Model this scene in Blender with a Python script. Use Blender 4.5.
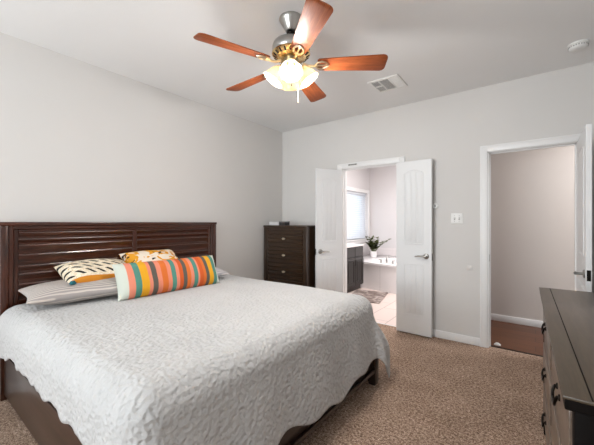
import bpy, bmesh, math, random
from mathutils import Vector, Matrix, Euler
random.seed(7)
S = bpy.context.scene
for o in list(bpy.data.objects):
    bpy.data.objects.remove(o)
COL = S.collection
R = math.radians

# ------------------------------------------------------------ camera, world, light, exposure
cam_d = bpy.data.cameras.new('camera')
cam_d.sensor_fit = 'HORIZONTAL'; cam_d.sensor_width = 36.0
cam_d.lens = 313.5 / 594 * 36.0
cam_d.clip_start = 0.02
cam = bpy.data.objects.new('camera', cam_d); COL.objects.link(cam)
cam.location = (0, 0, 1.31)
cam.rotation_euler = (R(90), 0, R(37.27))
S.camera = cam

W = bpy.data.worlds.new('world'); S.world = W; W.use_nodes = True
bg = W.node_tree.nodes['Background']
bg.inputs[0].default_value = (0.86, 0.93, 1.0, 1); bg.inputs[1].default_value = 1.0

def area(name, loc, rot, sx, sy, power, color=(1, 1, 1)):
    d = bpy.data.lights.new(name, 'AREA'); d.shape = 'RECTANGLE'; d.size = sx; d.size_y = sy
    d.energy = power; d.color = color
    o = bpy.data.objects.new(name, d); COL.objects.link(o)
    o.location = loc; o.rotation_euler = rot
    return o
# daylight through the bedroom's windows (behind the camera), an unseen light added to brighten the bathroom, and the hall's ceiling lamp
area('bedroom_window_daylight', (-1.75, -2.66, 1.45), (R(122), 0, 0), 2.3, 1.75, 90, (0.93, 0.975, 1.0))
area('bathroom_added_ceiling_light', (-1.7, 5.2, 2.70), (0, 0, 0), 0.9, 0.9, 43, (1.0, 0.965, 0.955))  # added overhead light, out of view, to brighten the bathroom walls
area('hall_ceiling_lamp_light', (1.25, 4.42, 2.70), (0, 0, 0), 0.5, 0.5, 26, (0.98, 0.98, 1.0))
area('bathroom_window_daylight', (-3.42, 6.1, 1.45), (0, R(-90), 0), 1.0, 1.5, 2.5, (0.92, 0.96, 1.0))

S.view_settings.view_transform = 'Standard'
S.view_settings.look = 'None'
S.view_settings.gamma = 1.0
S.view_settings.use_curve_mapping = False
S.view_settings.exposure = 0.66

# ------------------------------------------------------------ materials
def lin(c):
    return tuple(((v / 255) / 12.92 if v / 255 <= .04045 else ((v / 255 + .055) / 1.055) ** 2.4) for v in c) + (1,)

class NT:
    def __init__(s, name):
        s.m = bpy.data.materials.new(name); s.m.use_nodes = True
        s.t = s.m.node_tree; s.p = s.t.nodes['Principled BSDF']; s.out = s.t.nodes['Material Output']
        s.co = s.n('ShaderNodeTexCoord')
    def n(s, k, **kw):
        nd = s.t.nodes.new(k)
        for a, b in kw.items(): setattr(nd, a, b)
        return nd
    def l(s, a, b): s.t.links.new(a, b)
    def mapping(s, scale=(1, 1, 1), rot=(0, 0, 0), src=None):
        m = s.n('ShaderNodeMapping'); m.inputs['Scale'].default_value = scale; m.inputs['Rotation'].default_value = rot
        s.l(src or s.co.outputs['Object'], m.inputs['Vector']); return m.outputs[0]
    def noise(s, vec, scale, detail=3, rough=.55, dist=0):
        n = s.n('ShaderNodeTexNoise'); s.l(vec, n.inputs['Vector'])
        n.inputs['Scale'].default_value = scale; n.inputs['Detail'].default_value = detail
        n.inputs['Roughness'].default_value = rough; n.inputs['Distortion'].default_value = dist
        return n.outputs['Fac']
    def ramp(s, fac, stops, interp='LINEAR'):
        r = s.n('ShaderNodeValToRGB'); r.color_ramp.interpolation = interp
        e = r.color_ramp.elements
        while len(e) < len(stops): e.new(0.5)
        for i, (p, c) in enumerate(stops): e[i].position = p; e[i].color = c
        s.l(fac, r.inputs[0]); return r.outputs[0]
    def math(s, op, a, b=None, c=None):
        m = s.n('ShaderNodeMath', operation=op)
        for i, v in enumerate((a, b, c)):
            if v is None: continue
            if isinstance(v, (int, float)): m.inputs[i].default_value = v
            else: s.l(v, m.inputs[i])
        return m.outputs[0]
    def mix(s, f, a, b):
        m = s.n('ShaderNodeMix', data_type='RGBA')
        for sock, v in ((m.inputs['Factor'], f), (m.inputs['A'], a), (m.inputs['B'], b)):
            pass
        ins = [i for i in m.inputs if i.enabled]
        for sock, v in zip((m.inputs[0], m.inputs[6], m.inputs[7]), (f, a, b)):
            if isinstance(v, (int, float)): sock.default_value = v
            elif isinstance(v, tuple): sock.default_value = v
            else: s.l(v, sock)
        return m.outputs[2]
    def col(s, c):
        if isinstance(c, tuple): s.p.inputs['Base Color'].default_value = c
        else: s.l(c, s.p.inputs['Base Color'])
    def set(s, rough=.5, metal=0, spec=.5, **kw):
        s.p.inputs['Roughness'].default_value = rough; s.p.inputs['Metallic'].default_value = metal
        s.p.inputs['Specular IOR Level'].default_value = spec
        for k, v in kw.items(): s.p.inputs[k].default_value = v
    def bump(s, h, strength=.3, dist=.01):
        b = s.n('ShaderNodeBump'); b.inputs['Strength'].default_value = strength; b.inputs['Distance'].default_value = dist
        s.l(h, b.inputs['Height']); s.l(b.outputs[0], s.p.inputs['Normal'])

def paint(name, rgb, rough=.6, var=.03, bump=.08, scale=120, spec=.4):
    t = NT(name); c = lin(rgb)
    d = tuple(v * (1 - var) for v in c[:3]) + (1,)
    f = t.noise(t.co.outputs['Object'], 2.5, 2)
    t.col(t.ramp(f, [(.3, d), (.7, c)])); t.set(rough, 0, spec)
    if bump: t.bump(t.noise(t.co.outputs['Object'], scale, 3), bump, .004)
    return t.m

def metal(name, rgb, rough=.3):
    t = NT(name); c = lin(rgb)
    f = t.noise(t.co.outputs['Object'], 30, 2)
    t.col(t.ramp(f, [(.3, tuple(v * .92 for v in c[:3]) + (1,)), (.7, c)])); t.set(rough, 1.0)
    return t.m

def wood(name, dark, light, grain='X', rough=.3, scale=9, coat=0.0, spec=.5):
    t = NT(name)
    sc = {'X': (1, 14, 14), 'Y': (14, 1, 14), 'Z': (14, 14, 1)}[grain]
    v = t.mapping(sc)
    f = t.noise(v, scale * .35, 6, .6, .6); g = t.noise(v, scale * 2.2, 3, .6)
    h = t.math('ADD', t.math('MULTIPLY', f, .7), t.math('MULTIPLY', g, .3))
    t.col(t.ramp(h, [(.34, lin(dark)), (.66, lin(light))])); t.set(rough, 0, spec)
    t.p.inputs['Coat Weight'].default_value = coat; t.p.inputs['Coat Roughness'].default_value = .12
    t.bump(h, .12, .003)
    return t.m

M = {}
M['wall'] = paint('wall_paint', (213, 210, 207), .75, .015, .12, 160, .25)
M['ceil'] = paint('ceiling_paint', (235, 234, 233), .85, .012, .2, 90, .2)
M['bathwall'] = paint('bathroom_wall_paint', (216, 212, 212), .7, .015, .1, 160, .25)
M['hallwall'] = paint('hall_wall_paint', (200, 192, 186), .75, .015, .1, 160, .25)
M['trim'] = paint('white_trim_paint', (233, 232, 231), .38, .01, .03, 60, .5)
M['door'] = paint('white_door_paint', (226, 226, 226), .42, .01, .04, 70, .45)
M['plastic'] = paint('white_plastic', (232, 231, 228), .4, .01, 0)
M['nickel'] = metal('satin_nickel', (178, 176, 172), .28)
M['chrome'] = metal('chrome', (205, 208, 212), .12)
M['steel_dark'] = metal('dark_bronze', (38, 34, 31), .4)
M['brass'] = metal('polished_brass', (226, 196, 140), .25)
M['brass_pale'] = metal('pale_brass', (236, 224, 200), .3)
M['hole'] = paint('dark_recess', (38, 36, 34), .8, .02, 0)
M['vent_dark'] = paint('vent_shadow_grey', (168, 166, 164), .8, .02, 0)

def carpet():
    t = NT('brown_speckled_carpet'); v = t.co.outputs['Object']
    a = t.noise(v, 58, 4, .85); b = t.noise(v, 140, 3, .8); c = t.noise(v, 3.2, 3, .6)
    h = t.math('ADD', t.math('MULTIPLY', a, .55), t.math('MULTIPLY', b, .45))
    base = t.ramp(h, [(.38, lin((72, 53, 42))), (.46, lin((136, 113, 97))), (.53, lin((190, 166, 148))), (.62, lin((246, 228, 212)))])
    sh = t.ramp(c, [(.3, lin((225, 218, 212))), (.7, lin((255, 250, 246)))])
    m = t.n('ShaderNodeMix', data_type='RGBA', blend_type='MULTIPLY'); m.inputs[0].default_value = 1
    t.l(base, m.inputs[6]); t.l(sh, m.inputs[7])
    t.col(m.outputs[2]); t.set(.95, 0, .1)
    t.bump(h, .9, .012)
    return t.m
M['carpet'] = carpet()

def tile():
    t = NT('pale_floor_tile')
    br = t.n('ShaderNodeTexBrick'); br.offset = .5
    t.l(t.mapping((1, 1, 1), (0, 0, R(90))), br.inputs['Vector'])
    br.inputs['Scale'].default_value = 1.0; br.inputs['Brick Width'].default_value = .62; br.inputs['Row Height'].default_value = .31
    br.inputs['Mortar Size'].default_value = .006
    br.inputs['Color1'].default_value = lin((226, 208, 200)); br.inputs['Color2'].default_value = lin((219, 200, 192)); br.inputs['Mortar'].default_value = lin((176, 158, 150))
    t.col(br.outputs['Color']); t.set(.3, 0, .5); return t.m
M['tile'] = tile()

def plank():
    t = NT('brown_wood_floor')
    br = t.n('ShaderNodeTexBrick'); t.l(t.co.outputs['Object'], br.inputs['Vector'])
    br.inputs['Scale'].default_value = 1.0; br.inputs['Brick Width'].default_value = 1.3; br.inputs['Row Height'].default_value = .16
    br.inputs['Mortar Size'].default_value = .0025
    br.inputs['Color1'].default_value = lin((112, 70, 44)); br.inputs['Color2'].default_value = lin((96, 58, 36)); br.inputs['Mortar'].default_value = lin((50, 30, 20))
    g = t.noise(t.mapping((2, 30, 2)), 2.5, 5, .6)
    m = t.n('ShaderNodeMix', data_type='RGBA', blend_type='MULTIPLY'); m.inputs[0].default_value = .6
    t.l(br.outputs['Color'], m.inputs[6]); t.l(t.ramp(g, [(.3, lin((170, 150, 140))), (.7, lin((255, 255, 255)))]), m.inputs[7])
    t.col(m.outputs[2]); t.set(.38, 0, .4); return t.m
M['plank'] = plank()

M['bedwood_y'] = wood('walnut_stain_along_bed_head', (30, 11, 4), (80, 36, 16), 'Y', .3, 8, .25)
M['bedwood_z'] = wood('walnut_stain_upright', (30, 11, 4), (74, 33, 15), 'Z', .3, 8, .25)
M['bedwood_x'] = wood('walnut_stain_rail', (40, 25, 18), (66, 44, 33), 'X', .3, 8, .2)
M['footwood'] = wood('walnut_stain_foot', (30, 20, 16), (48, 34, 27), 'Y', .3, 8, .3)
M['chest_x'] = wood('dark_olive_walnut_front', (30, 19, 9), (64, 42, 22), 'X', .34, 9, .2)
M['chest_z'] = wood('dark_olive_walnut_post', (30, 19, 10), (60, 40, 22), 'Z', .34, 9, .2)
M['dress_top'] = wood('brown_top_with_sheen', (58, 48, 36), (80, 67, 52), 'Y', .36, 10, .1)  # dark brown top; its grey-olive sheen is put into the colour
M['dress_front'] = wood('weathered_brown_drawer_sheen', (78, 65, 55), (120, 103, 90), 'Y', .32, 10, .1)  # weathered brown with the front's greyish reflections painted into the tone
M['dress_end'] = wood('dark_brown_end', (9, 6, 5), (17, 12, 10), 'Z', .6, 8, .0, .08)
M['vanity'] = wood('charcoal_vanity', (40, 37, 36), (56, 52, 50), 'Z', .4, 8)
M['blade'] = wood('cherry_fan_blade', (112, 52, 25), (168, 90, 48), 'X', .5, 9, .0, .22)

def blanket_mat():
    t = NT('white_matelasse_cotton'); v = t.co.outputs['Object']
    n = t.n('ShaderNodeTexNoise'); t.l(v, n.inputs['Vector']); n.inputs['Scale'].default_value = 22; n.inputs['Detail'].default_value = 2
    mm = t.n('ShaderNodeVectorMath', operation='MULTIPLY_ADD'); t.l(n.outputs['Color'], mm.inputs[0]); mm.inputs[1].default_value = (.03, .03, .03); t.l(v, mm.inputs[2])
    vo = t.n('ShaderNodeTexVoronoi', feature='SMOOTH_F1'); t.l(mm.outputs[0], vo.inputs['Vector']); vo.inputs['Scale'].default_value = 48
    fine = t.noise(v, 260, 2)
    big = t.noise(v, 5, 2)
    h = t.math('ADD', t.math('MULTIPLY', vo.outputs['Distance'], 1.0), t.math('MULTIPLY', fine, .12))
    t.col(t.ramp(big, [(.3, lin((190, 189, 188))), (.7, lin((196, 195, 194)))])); t.set(.9, 0, .15)
    t.p.inputs['Sheen Weight'].default_value = .15
    t.bump(h, .85, .014); return t.m
M['blanket'] = blanket_mat()

def fabric(name, rgb, rough=.9, scale=400):
    t = NT(name); c = lin(rgb)
    f = t.noise(t.co.outputs['Object'], scale, 2)
    t.col(t.ramp(f, [(.3, tuple(v * .88 for v in c[:3]) + (1,)), (.7, c)])); t.set(rough, 0, .2)
    t.bump(f, .3, .002); return t.m
M['mattress'] = fabric('grey_mattress_cover', (150, 156, 166))
M['teal'] = fabric('teal_yarn', (44, 106, 116))
M['orange_velvet'] = fabric('orange_velvet', (206, 132, 44))

def stripes_mat():
    t = NT('multicolour_striped_cotton')
    mint, sal, teal, yel, gry, org, red = [lin(c) for c in ((200, 204, 192), (222, 136, 110), (84, 138, 124), (226, 164, 42), (98, 92, 84), (214, 112, 52), (206, 92, 44))]
    sx = t.n('ShaderNodeSeparateXYZ'); t.l(t.co.outputs['Object'], sx.inputs[0])
    u = t.math('ADD', t.math('MULTIPLY', sx.outputs[0], 1 / .92), .5)
    seq = [(0, mint), (.065, sal), (.115, teal), (.165, yel), (.232, sal), (.262, gry), (.312, sal), (.355, org), (.41, sal), (.448, teal), (.49, sal), (.525, red),
           (.562, gry), (.60, org), (.64, sal), (.675, teal), (.715, sal), (.738, red), (.778, org), (.81, gry), (.848, yel), (.905, teal), (.95, mint)]
    n = len(seq); h = n // 2
    a = t.ramp(u, seq[:h], 'CONSTANT'); b = t.ramp(u, seq[h:], 'CONSTANT')
    c = t.mix(t.math('GREATER_THAN', u, seq[h][0]), a, b)
    t.col(c); t.set(.85, 0, .2); t.bump(t.noise(t.co.outputs['Object'], 350, 2), .3, .002); return t.m
M['stripes'] = stripes_mat()

def zig_mat():
    t = NT('cream_pillow_with_black_dashes')
    sx = t.n('ShaderNodeSeparateXYZ'); t.l(t.co.outputs['Object'], sx.inputs[0])
    x, y = sx.outputs[0], sx.outputs[1]
    row = t.math('FRACT', t.math('MULTIPLY', y, 13.0))
    ph = t.math('FRACT', t.math('ADD', t.math('MULTIPLY', x, 14.0), t.math('MULTIPLY', y, 13.5)))
    dash = t.math('MULTIPLY', t.math('LESS_THAN', ph, .36), t.math('GREATER_THAN', row, .34))
    nz = t.noise(t.co.outputs['Object'], 55, 3)
    base = t.ramp(nz, [(.42, lin((222, 205, 176))), (.58, lin((240, 230, 212))), (.68, lin((206, 168, 106)))])
    c = t.mix(dash, base, lin((42, 40, 40)))
    edge = t.math('LESS_THAN', y, -.150)
    c = t.mix(edge, c, lin((206, 132, 44)))
    t.col(c); t.set(.85, 0, .2); t.bump(nz, .35, .003); return t.m
M['zig'] = zig_mat()

def blob_mat():
    t = NT('cream_pillow_with_orange_patches'); v = t.co.outputs['Object']
    n = t.noise(v, 8.5, 2, .5, 1.2); k = t.noise(v, 16, 1, .5, .5)
    c = t.ramp(n, [(0, lin((236, 222, 205))), (.50, lin((224, 156, 44))), (.66, lin((240, 228, 212)))], 'CONSTANT')
    c = t.mix(t.math('GREATER_THAN', k, .665), c, lin((50, 42, 36)))
    t.col(c); t.set(.85, 0, .2); t.bump(t.noise(v, 60, 3), .35, .003); return t.m
M['blob'] = blob_mat()

def ticking(name, a, b, freq):
    t = NT(name)
    sx = t.n('ShaderNodeSeparateXYZ'); t.l(t.co.outputs['Object'], sx.inputs[0])
    w = t.noise(t.co.outputs['Object'], 6, 2)
    y = t.math('ADD', sx.outputs[1], t.math('MULTIPLY', w, .02))
    s = t.math('SINE', t.math('MULTIPLY', y, freq))
    t.col(t.ramp(s, [(0, lin(b)), (.45, lin(a)), (1, lin(a))])); t.set(.9, 0, .15)
    t.bump(t.noise(t.co.outputs['Object'], 9, 3), .5, .02); return t.m
M['ticking'] = ticking('grey_ticking_stripe', (204, 194, 186), (160, 153, 150), 260)
M['ticking2'] = ticking('pale_ticking_stripe', (206, 200, 198), (170, 168, 172), 300)

def rug_mat():
    t = NT('mottled_grey_bath_rug'); v = t.co.outputs['Object']
    n = t.noise(v, 9, 4, .6, .8)
    t.col(t.ramp(n, [(.35, lin((106, 93, 88))), (.5, lin((136, 122, 116))), (.63, lin((176, 164, 158)))])); t.set(.95, 0, .1)
    t.bump(t.noise(v, 150, 3), .7, .008); return t.m
M['rug'] = rug_mat()
M['porcelain'] = paint('white_acrylic', (238, 234, 234), .2, .01, 0, 50, .5)

def walltile():
    t = NT('white_wall_tile')
    br = t.n('ShaderNodeTexBrick'); br.offset = 0
    t.l(t.mapping((1, 1, 1), (R(90), 0, 0)), br.inputs['Vector'])
    br.inputs['Scale'].default_value = 1.0; br.inputs['Brick Width'].default_value = .33; br.inputs['Row Height'].default_value = .33; br.inputs['Mortar Size'].default_value = .002
    br.inputs['Color1'].default_value = lin((231, 225, 225)); br.inputs['Color2'].default_value = lin((229, 222, 222)); br.inputs['Mortar'].default_value = lin((212, 204, 204))
    t.col(br.outputs['Color']); t.set(.25, 0, .5); return t.m
M['walltile'] = walltile()
M['counter'] = paint('white_counter', (236, 232, 230), .25, .02, 0)
M['leaf'] = paint('green_leaf', (86, 92, 42), .4, .35, 0)
M['stem'] = paint('green_stem', (96, 112, 62), .5, .1, 0)
M['soil'] = paint('potting_soil', (52, 40, 32), .95, .2, .6, 60)
M['paper'] = paint('pale_paper', (206, 204, 202), .7, .02, 0)
M['greycover'] = paint('grey_cover', (120, 118, 120), .5, .04, 0)
M['darkplastic'] = paint('dark_plastic', (52, 50, 52), .4, .04, 0)

def glass_shade():
    t = NT('frosted_alabaster_glass')
    f = t.noise(t.co.outputs['Object'], 14, 3)
    c = t.ramp(f, [(.3, lin((226, 206, 172))), (.7, lin((240, 226, 200)))])
    tr = t.n('ShaderNodeBsdfTranslucent'); t.l(c, tr.inputs[0])
    t.col(c); t.set(.25, 0, .5)
    mx = t.n('ShaderNodeMixShader'); mx.inputs[0].default_value = .3
    t.l(t.p.outputs[0], mx.inputs[1]); t.l(tr.outputs[0], mx.inputs[2]); t.l(mx.outputs[0], t.out.inputs[0]); return t.m
M['shade'] = glass_shade()

def emit(name, rgb, k):
    t = NT(name); t.set(.4)
    f = t.noise(t.co.outputs['Object'], 5, 1)
    c = t.ramp(f, [(0, rgb + (1,)), (1, rgb + (1,))])
    t.l(c, t.p.inputs['Emission Color']); t.p.inputs['Emission Strength'].default_value = k; return t.m
M['bulb'] = emit('glowing_bulb', (1.0, .86, .66), 3)

def pane():
    t = NT('window_glass'); t.set(.02, 0, .5)
    f = t.noise(t.co.outputs['Object'], 3, 1)
    c = t.ramp(f, [(0, (.93, .96, .97, 1)), (1, (.96, .98, 1, 1))])
    tr = t.n('ShaderNodeBsdfTransparent'); t.l(c, tr.inputs[0])
    gl = t.n('ShaderNodeBsdfGlossy'); gl.inputs['Roughness'].default_value = .03
    mx = t.n('ShaderNodeMixShader'); mx.inputs[0].default_value = .06
    t.l(tr.outputs[0], mx.inputs[1]); t.l(gl.outputs[0], mx.inputs[2]); t.l(mx.outputs[0], t.out.inputs[0]); return t.m
M['pane'] = pane()

def slat_mat():
    t = NT('white_blind_slat')
    f = t.noise(t.co.outputs['Object'], 12, 2)
    c = t.ramp(f, [(.3, lin((236, 238, 242))), (.7, lin((242, 244, 247)))])
    t.col(c); t.set(.45, 0, .4)
    tr = t.n('ShaderNodeBsdfTranslucent'); t.l(c, tr.inputs[0])
    mx = t.n('ShaderNodeMixShader'); mx.inputs[0].default_value = .3
    t.l(t.p.outputs[0], mx.inputs[1]); t.l(tr.outputs[0], mx.inputs[2]); t.l(mx.outputs[0], t.out.inputs[0]); return t.m
M['slat'] = slat_mat()

# ------------------------------------------------------------ mesh helpers
class MB:
    def __init__(s): s.bm = bmesh.new()
    def box(s, x0, x1, y0, y1, z0, z1, bev=0, seg=1, mat=None):
        v = [s.bm.verts.new((x, y, z)) for z in (z0, z1) for y in (y0, y1) for x in (x0, x1)]
        F = [(0, 2, 3, 1), (4, 5, 7, 6), (0, 1, 5, 4), (2, 6, 7, 3), (1, 3, 7, 5), (0, 4, 6, 2)]
        fs = [s.bm.faces.new([v[i] for i in f]) for f in F]
        if mat is not None: bmesh.ops.transform(s.bm, matrix=mat, verts=v)
        if bev:
            es = list({e for f in fs for e in f.edges})
            bmesh.ops.bevel(s.bm, geom=es, offset=bev, segments=seg, profile=.5, affect='EDGES')
        return s
    def prism(s, pts, axis, a0, a1, bev=0, mat=None):
        # outline pts (p,q) extruded along axis: 'X': (p,q)=(y,z); 'Y': (x,z); 'Z': (x,y)
        def P(p, q, a): return {'X': (a, p, q), 'Y': (p, a, q), 'Z': (p, q, a)}[axis]
        A = [s.bm.verts.new(P(p, q, a0)) for p, q in pts]; B = [s.bm.verts.new(P(p, q, a1)) for p, q in pts]
        n = len(pts); fs = [s.bm.faces.new(A), s.bm.faces.new(B[::-1])]
        for i in range(n): fs.append(s.bm.faces.new((A[i], B[i], B[(i + 1) % n], A[(i + 1) % n])))
        if mat is not None: bmesh.ops.transform(s.bm, matrix=mat, verts=A + B)
        if bev:
            es = list(fs[1].edges) + list(fs[0].edges)
            bmesh.ops.bevel(s.bm, geom=es, offset=bev, segments=2, profile=.5, affect='EDGES')
        return s
    def lathe(s, prof, n=32, c=(0, 0, 0), mat=None, wave=None):
        rings = []; vs = []
        for k, (r, z) in enumerate(prof):
            if r < 1e-6:
                v = s.bm.verts.new((c[0], c[1], c[2] + z)); rings.append([v]); vs.append(v)
            else:
                ring = []
                for i in range(n):
                    a = 2 * math.pi * i / n; rr = r * (1 + (wave(a, k) if wave else 0))
                    v = s.bm.verts.new((c[0] + rr * math.cos(a), c[1] + rr * math.sin(a), c[2] + z)); ring.append(v); vs.append(v)
                rings.append(ring)
        for A, B in zip(rings, rings[1:]):
            for i in range(n):
                j = (i + 1) % n
                if len(A) == 1 and len(B) == 1: continue
                if len(A) == 1: s.bm.faces.new((A[0], B[i], B[j]))
                elif len(B) == 1: s.bm.faces.new((A[i], B[0], A[j]))
                else: s.bm.faces.new((A[i], B[i], B[j], A[j]))
        if mat is not None: bmesh.ops.transform(s.bm, matrix=mat, verts=vs)
        return s
    def tube(s, pts, r, n=10, caps=True):
        pts = [Vector(p) for p in pts]; rr = r if isinstance(r, (list, tuple)) else [r] * len(pts)
        rings = []; up = None
        for i, p in enumerate(pts):
            d = (pts[min(i + 1, len(pts) - 1)] - pts[max(i - 1, 0)]).normalized()
            if up is None:
                up = Vector((0, 0, 1)) if abs(d.z) < .9 else Vector((1, 0, 0))
            x = d.cross(up).normalized(); y = x.cross(d).normalized(); up = y
            rings.append([s.bm.verts.new(p + (x * math.cos(2 * math.pi * k / n) + y * math.sin(2 * math.pi * k / n)) * rr[i]) for k in range(n)])
        for A, B in zip(rings, rings[1:]):
            for k in range(n): s.bm.faces.new((A[k], A[(k + 1) % n], B[(k + 1) % n], B[k]))
        if caps: s.bm.faces.new(rings[0][::-1]); s.bm.faces.new(rings[-1])
        return s
    def build(s, name, mat, parent=None, loc=None, smooth=True, bev=0, solid=0, sub=0):
        bmesh.ops.recalc_face_normals(s.bm, faces=s.bm.faces)
        me = bpy.data.meshes.new(name); s.bm.to_mesh(me); s.bm.free()
        me.materials.append(mat)
        if smooth:
            for p in me.polygons: p.use_smooth = True
            me.set_sharp_from_angle(angle=R(38))
        o = bpy.data.objects.new(name, me); COL.objects.link(o)
        if parent: o.parent = parent
        if loc: o.location = loc
        if bev:
            m = o.modifiers.new('bevel', 'BEVEL'); m.width = bev; m.segments = 2; m.limit_method = 'ANGLE'; m.angle_limit = R(40)
        if solid:
            m = o.modifiers.new('solid', 'SOLIDIFY'); m.thickness = solid; m.offset = 0
        if sub:
            m = o.modifiers.new('sub', 'SUBSURF'); m.levels = sub; m.render_levels = sub
        return o

def tag(o, label, cat, group=None):
    o['label'] = label; o['category'] = cat
    if group: o['group'] = group
    return o
def thing(name, label, cat, loc=(0, 0, 0), rz=0, group=None):
    o = bpy.data.objects.new(name, None); COL.objects.link(o); o.empty_display_size = .1
    o.location = loc; o.rotation_euler = (0, 0, rz)
    return tag(o, label, cat, group)
def struct(o): o['kind'] = 'structure'; return o
def frame(name, loc, rz=0):
    o = bpy.data.objects.new(name, None); COL.objects.link(o); o.location = loc; o.rotation_euler = (0, 0, rz)
    return struct(o)
def bx(name, mat, dims, bev=0, parent=None):
    return MB().box(*dims, bev=bev).build(name, mat, parent)

# ------------------------------------------------------------ the setting
XL, XR, YF, YB, H = -3.20, 0.56, -2.50, 3.82, 2.74
WT = .12
YH = 4.95           # hall's far wall
YBB = 7.12          # bathroom's far wall
struct(bx('floor', M['carpet'], (XL - .2, XR + .15, YF - .15, YB + .07, -.06, 0)))
struct(bx('floor_bathroom', M['tile'], (XL - .2, -.85, YB + .07, YBB + .15, -.06, 0)))
struct(bx('floor_hall', M['plank'], (-.85, 2.4, YB + .07, YH + .15, -.06, 0)))
struct(bx('ceiling', M['ceil'], (XL - .2, XR + .15, YF - .15, YB + WT, H, H + .1)))
struct(bx('ceiling_bathroom', M['ceil'], (XL - .2, -.85, YB + WT, YBB + .15, H, H + .1)))
struct(bx('ceiling_hall', M['ceil'], (-.85, 2.4, YB + WT, YH + .15, H, H + .1)))
struct(bx('wall_left', M['wall'], (XL - .15, XL, YF - .15, YB, 0, H)))
struct(bx('wall_right', M['wall'], (XR, XR + .15, YF - .15, YB, 0, H)))
# back wall with the double-door opening and the hall doorway
A0, A1, B0, B1, DH = -2.125, -1.325, -.400, .312, 2.042
m = MB()
m.box(XL - .15, A0, YB, YB + WT, 0, H).box(A0, A1, YB, YB + WT, DH + .02, H).box(A1, B0, YB, YB + WT, 0, H)
m.box(B0, B1, YB, YB + WT, DH + .02, H).box(B1, 2.4, YB, YB + WT, 0, H)
struct(m.build('wall_back', M['wall']))
# front wall with a wide window, behind the camera
FX0, FX1, FZ0, FZ1 = -2.95, -.55, .55, 2.35
m = MB()
m.box(XL - .15, FX0, YF - .15, YF, 0, H).box(FX1, XR + .15, YF - .15, YF, 0, H).box(FX0, FX1, YF - .15, YF, 0, FZ0).box(FX0, FX1, YF - .15, YF, FZ1, H)
struct(m.build('wall_front', M['wall']))
wf = frame('window_2', ((FX0 + FX1) / 2, YF - .1, FZ0))
hw = (FX1 - FX0) / 2; hh = FZ1 - FZ0
m = MB()
for a, b, c, d in ((-hw, -hw + .05, 0, hh), (hw - .05, hw, 0, hh), (-.03, .03, 0, hh), (-hw, hw, 0, .05), (-hw, hw, hh - .05, hh)):
    m.box(a, b, -.025, .025, c, d)
m.build('window_frame', M['trim'], wf)
MB().box(-hw + .05, hw - .05, -.004, .004, .05, hh - .05).build('window_pane', M['pane'], wf)
# bathroom shell
WY0, WY1, WZ0, WZ1 = 5.25, 6.99, .93, 2.0
m = MB()
m.box(XL - .15, XL, YB + WT, WY0, 0, H).box(XL - .15, XL, WY1, YBB, 0, H).box(XL - .15, XL, WY0, WY1, 0, WZ0).box(XL - .15, XL, WY0, WY1, WZ1, H)
struct(m.build('wall_bathroom_left', M['bathwall']))
struct(bx('wall_bathroom_far', M['bathwall'], (XL - .15, -.85, YBB, YBB + .12, 0, H)))
struct(bx('wall_bathroom_right', M['bathwall'], (-.97, -.85, YB + WT, YBB, 0, H)))
struct(bx('wall_hall', M['hallwall'], (-.85, 2.4, YH, YH + .12, 0, H)))
struct(bx('wall_hall_end', M['hallwall'], (2.4, 2.5, YB, YH + .12, 0, H)))
struct(bx('trim_9', M['walltile'], (-3.199, -.97, YBB - .012, YBB, .54, .72)))
# bathroom window: frame, pane, casing, sill
w1 = frame('window_1', (XL, (WY0 + WY1) / 2, WZ0))
hy = (WY1 - WY0) / 2; hz = WZ1 - WZ0
m = MB()
for a, b, c, d in ((-hy, -hy + .04, 0, hz), (hy - .04, hy, 0, hz), (-hy, hy, 0, .04), (-hy, hy, hz - .04, hz)):
    m.box(-.14, -.11, a, b, c, d)
m.build('window_frame', M['trim'], w1)
MB().box(-.128, -.122, -hy + .04, hy - .04, .04, hz - .04).build('window_pane', M['pane'], w1)
m = MB()
m.box(0, .018, -hy - .08, -hy, 0, hz + .08, .004).box(0, .018, hy, hy + .08, 0, hz + .08, .004).box(0, .018, -hy, hy, hz, hz + .08, .004)
m.build('casing', M['trim'], w1)
MB().box(-.11, .035, -hy - .09, hy + .09, -.028, 0, .004).box(0, .016, -hy - .08, hy + .08, -.085, -.028, .003).build('sill', M['trim'], w1)

# casings, jambs
def casing(name, x0, x1, y, top, sgn=-1, w=.066):
    m = MB(); t = .017
    ya, yb = (y - t, y) if sgn < 0 else (y, y + t)
    for a, b, c, d in ((x0 - w, x0, 0, top + w), (x1, x1 + w, 0, top + w), (x0, x1, top, top + w)):
        m.box(a, b, ya, yb, c, d, .004, 2)
    for a, b, c, d in ((x0 - w, x0 - w + .016, 0, top + w), (x1 + w - .016, x1 + w, 0, top + w), (x0 - w + .016, x1 + w - .016, top + w - .016, top + w)):
        m.box(a, b, ya - .005 if sgn < 0 else yb, ya if sgn < 0 else yb + .005, c, d, .002)
    return struct(m.build(name, M['trim']))
def jamb(name, x0, x1, y0, y1, top):
    m = MB()
    m.box(x0, x0 + .012, y0, y1, 0, top).box(x1 - .012, x1, y0, y1, 0, top).box(x0 + .012, x1 - .012, y0, y1, top, top + .02)
    ym = y0 + .05
    m.box(x0 + .012, x0 + .022, ym, ym + .03, 0, top).box(x1 - .022, x1 - .012, ym, ym + .03, 0, top).box(x0 + .012, x1 - .012, ym, ym + .03, top - .01, top)
    return struct(m.build(name, M['trim']))
casing('trim_1', A0, A1, YB, DH + .005); jamb('trim_2', A0, A1, YB, YB + WT, DH)
casing('trim_3', B0, B1, YB, DH + .005); jb = jamb('trim_4', B0, B1, YB, YB + WT, DH)
MB().box(B0 + .012, B0 + .0145, YB + .01, YB + .042, .90, .975, .001).build('strike_plate', M['nickel'], jb)
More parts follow.
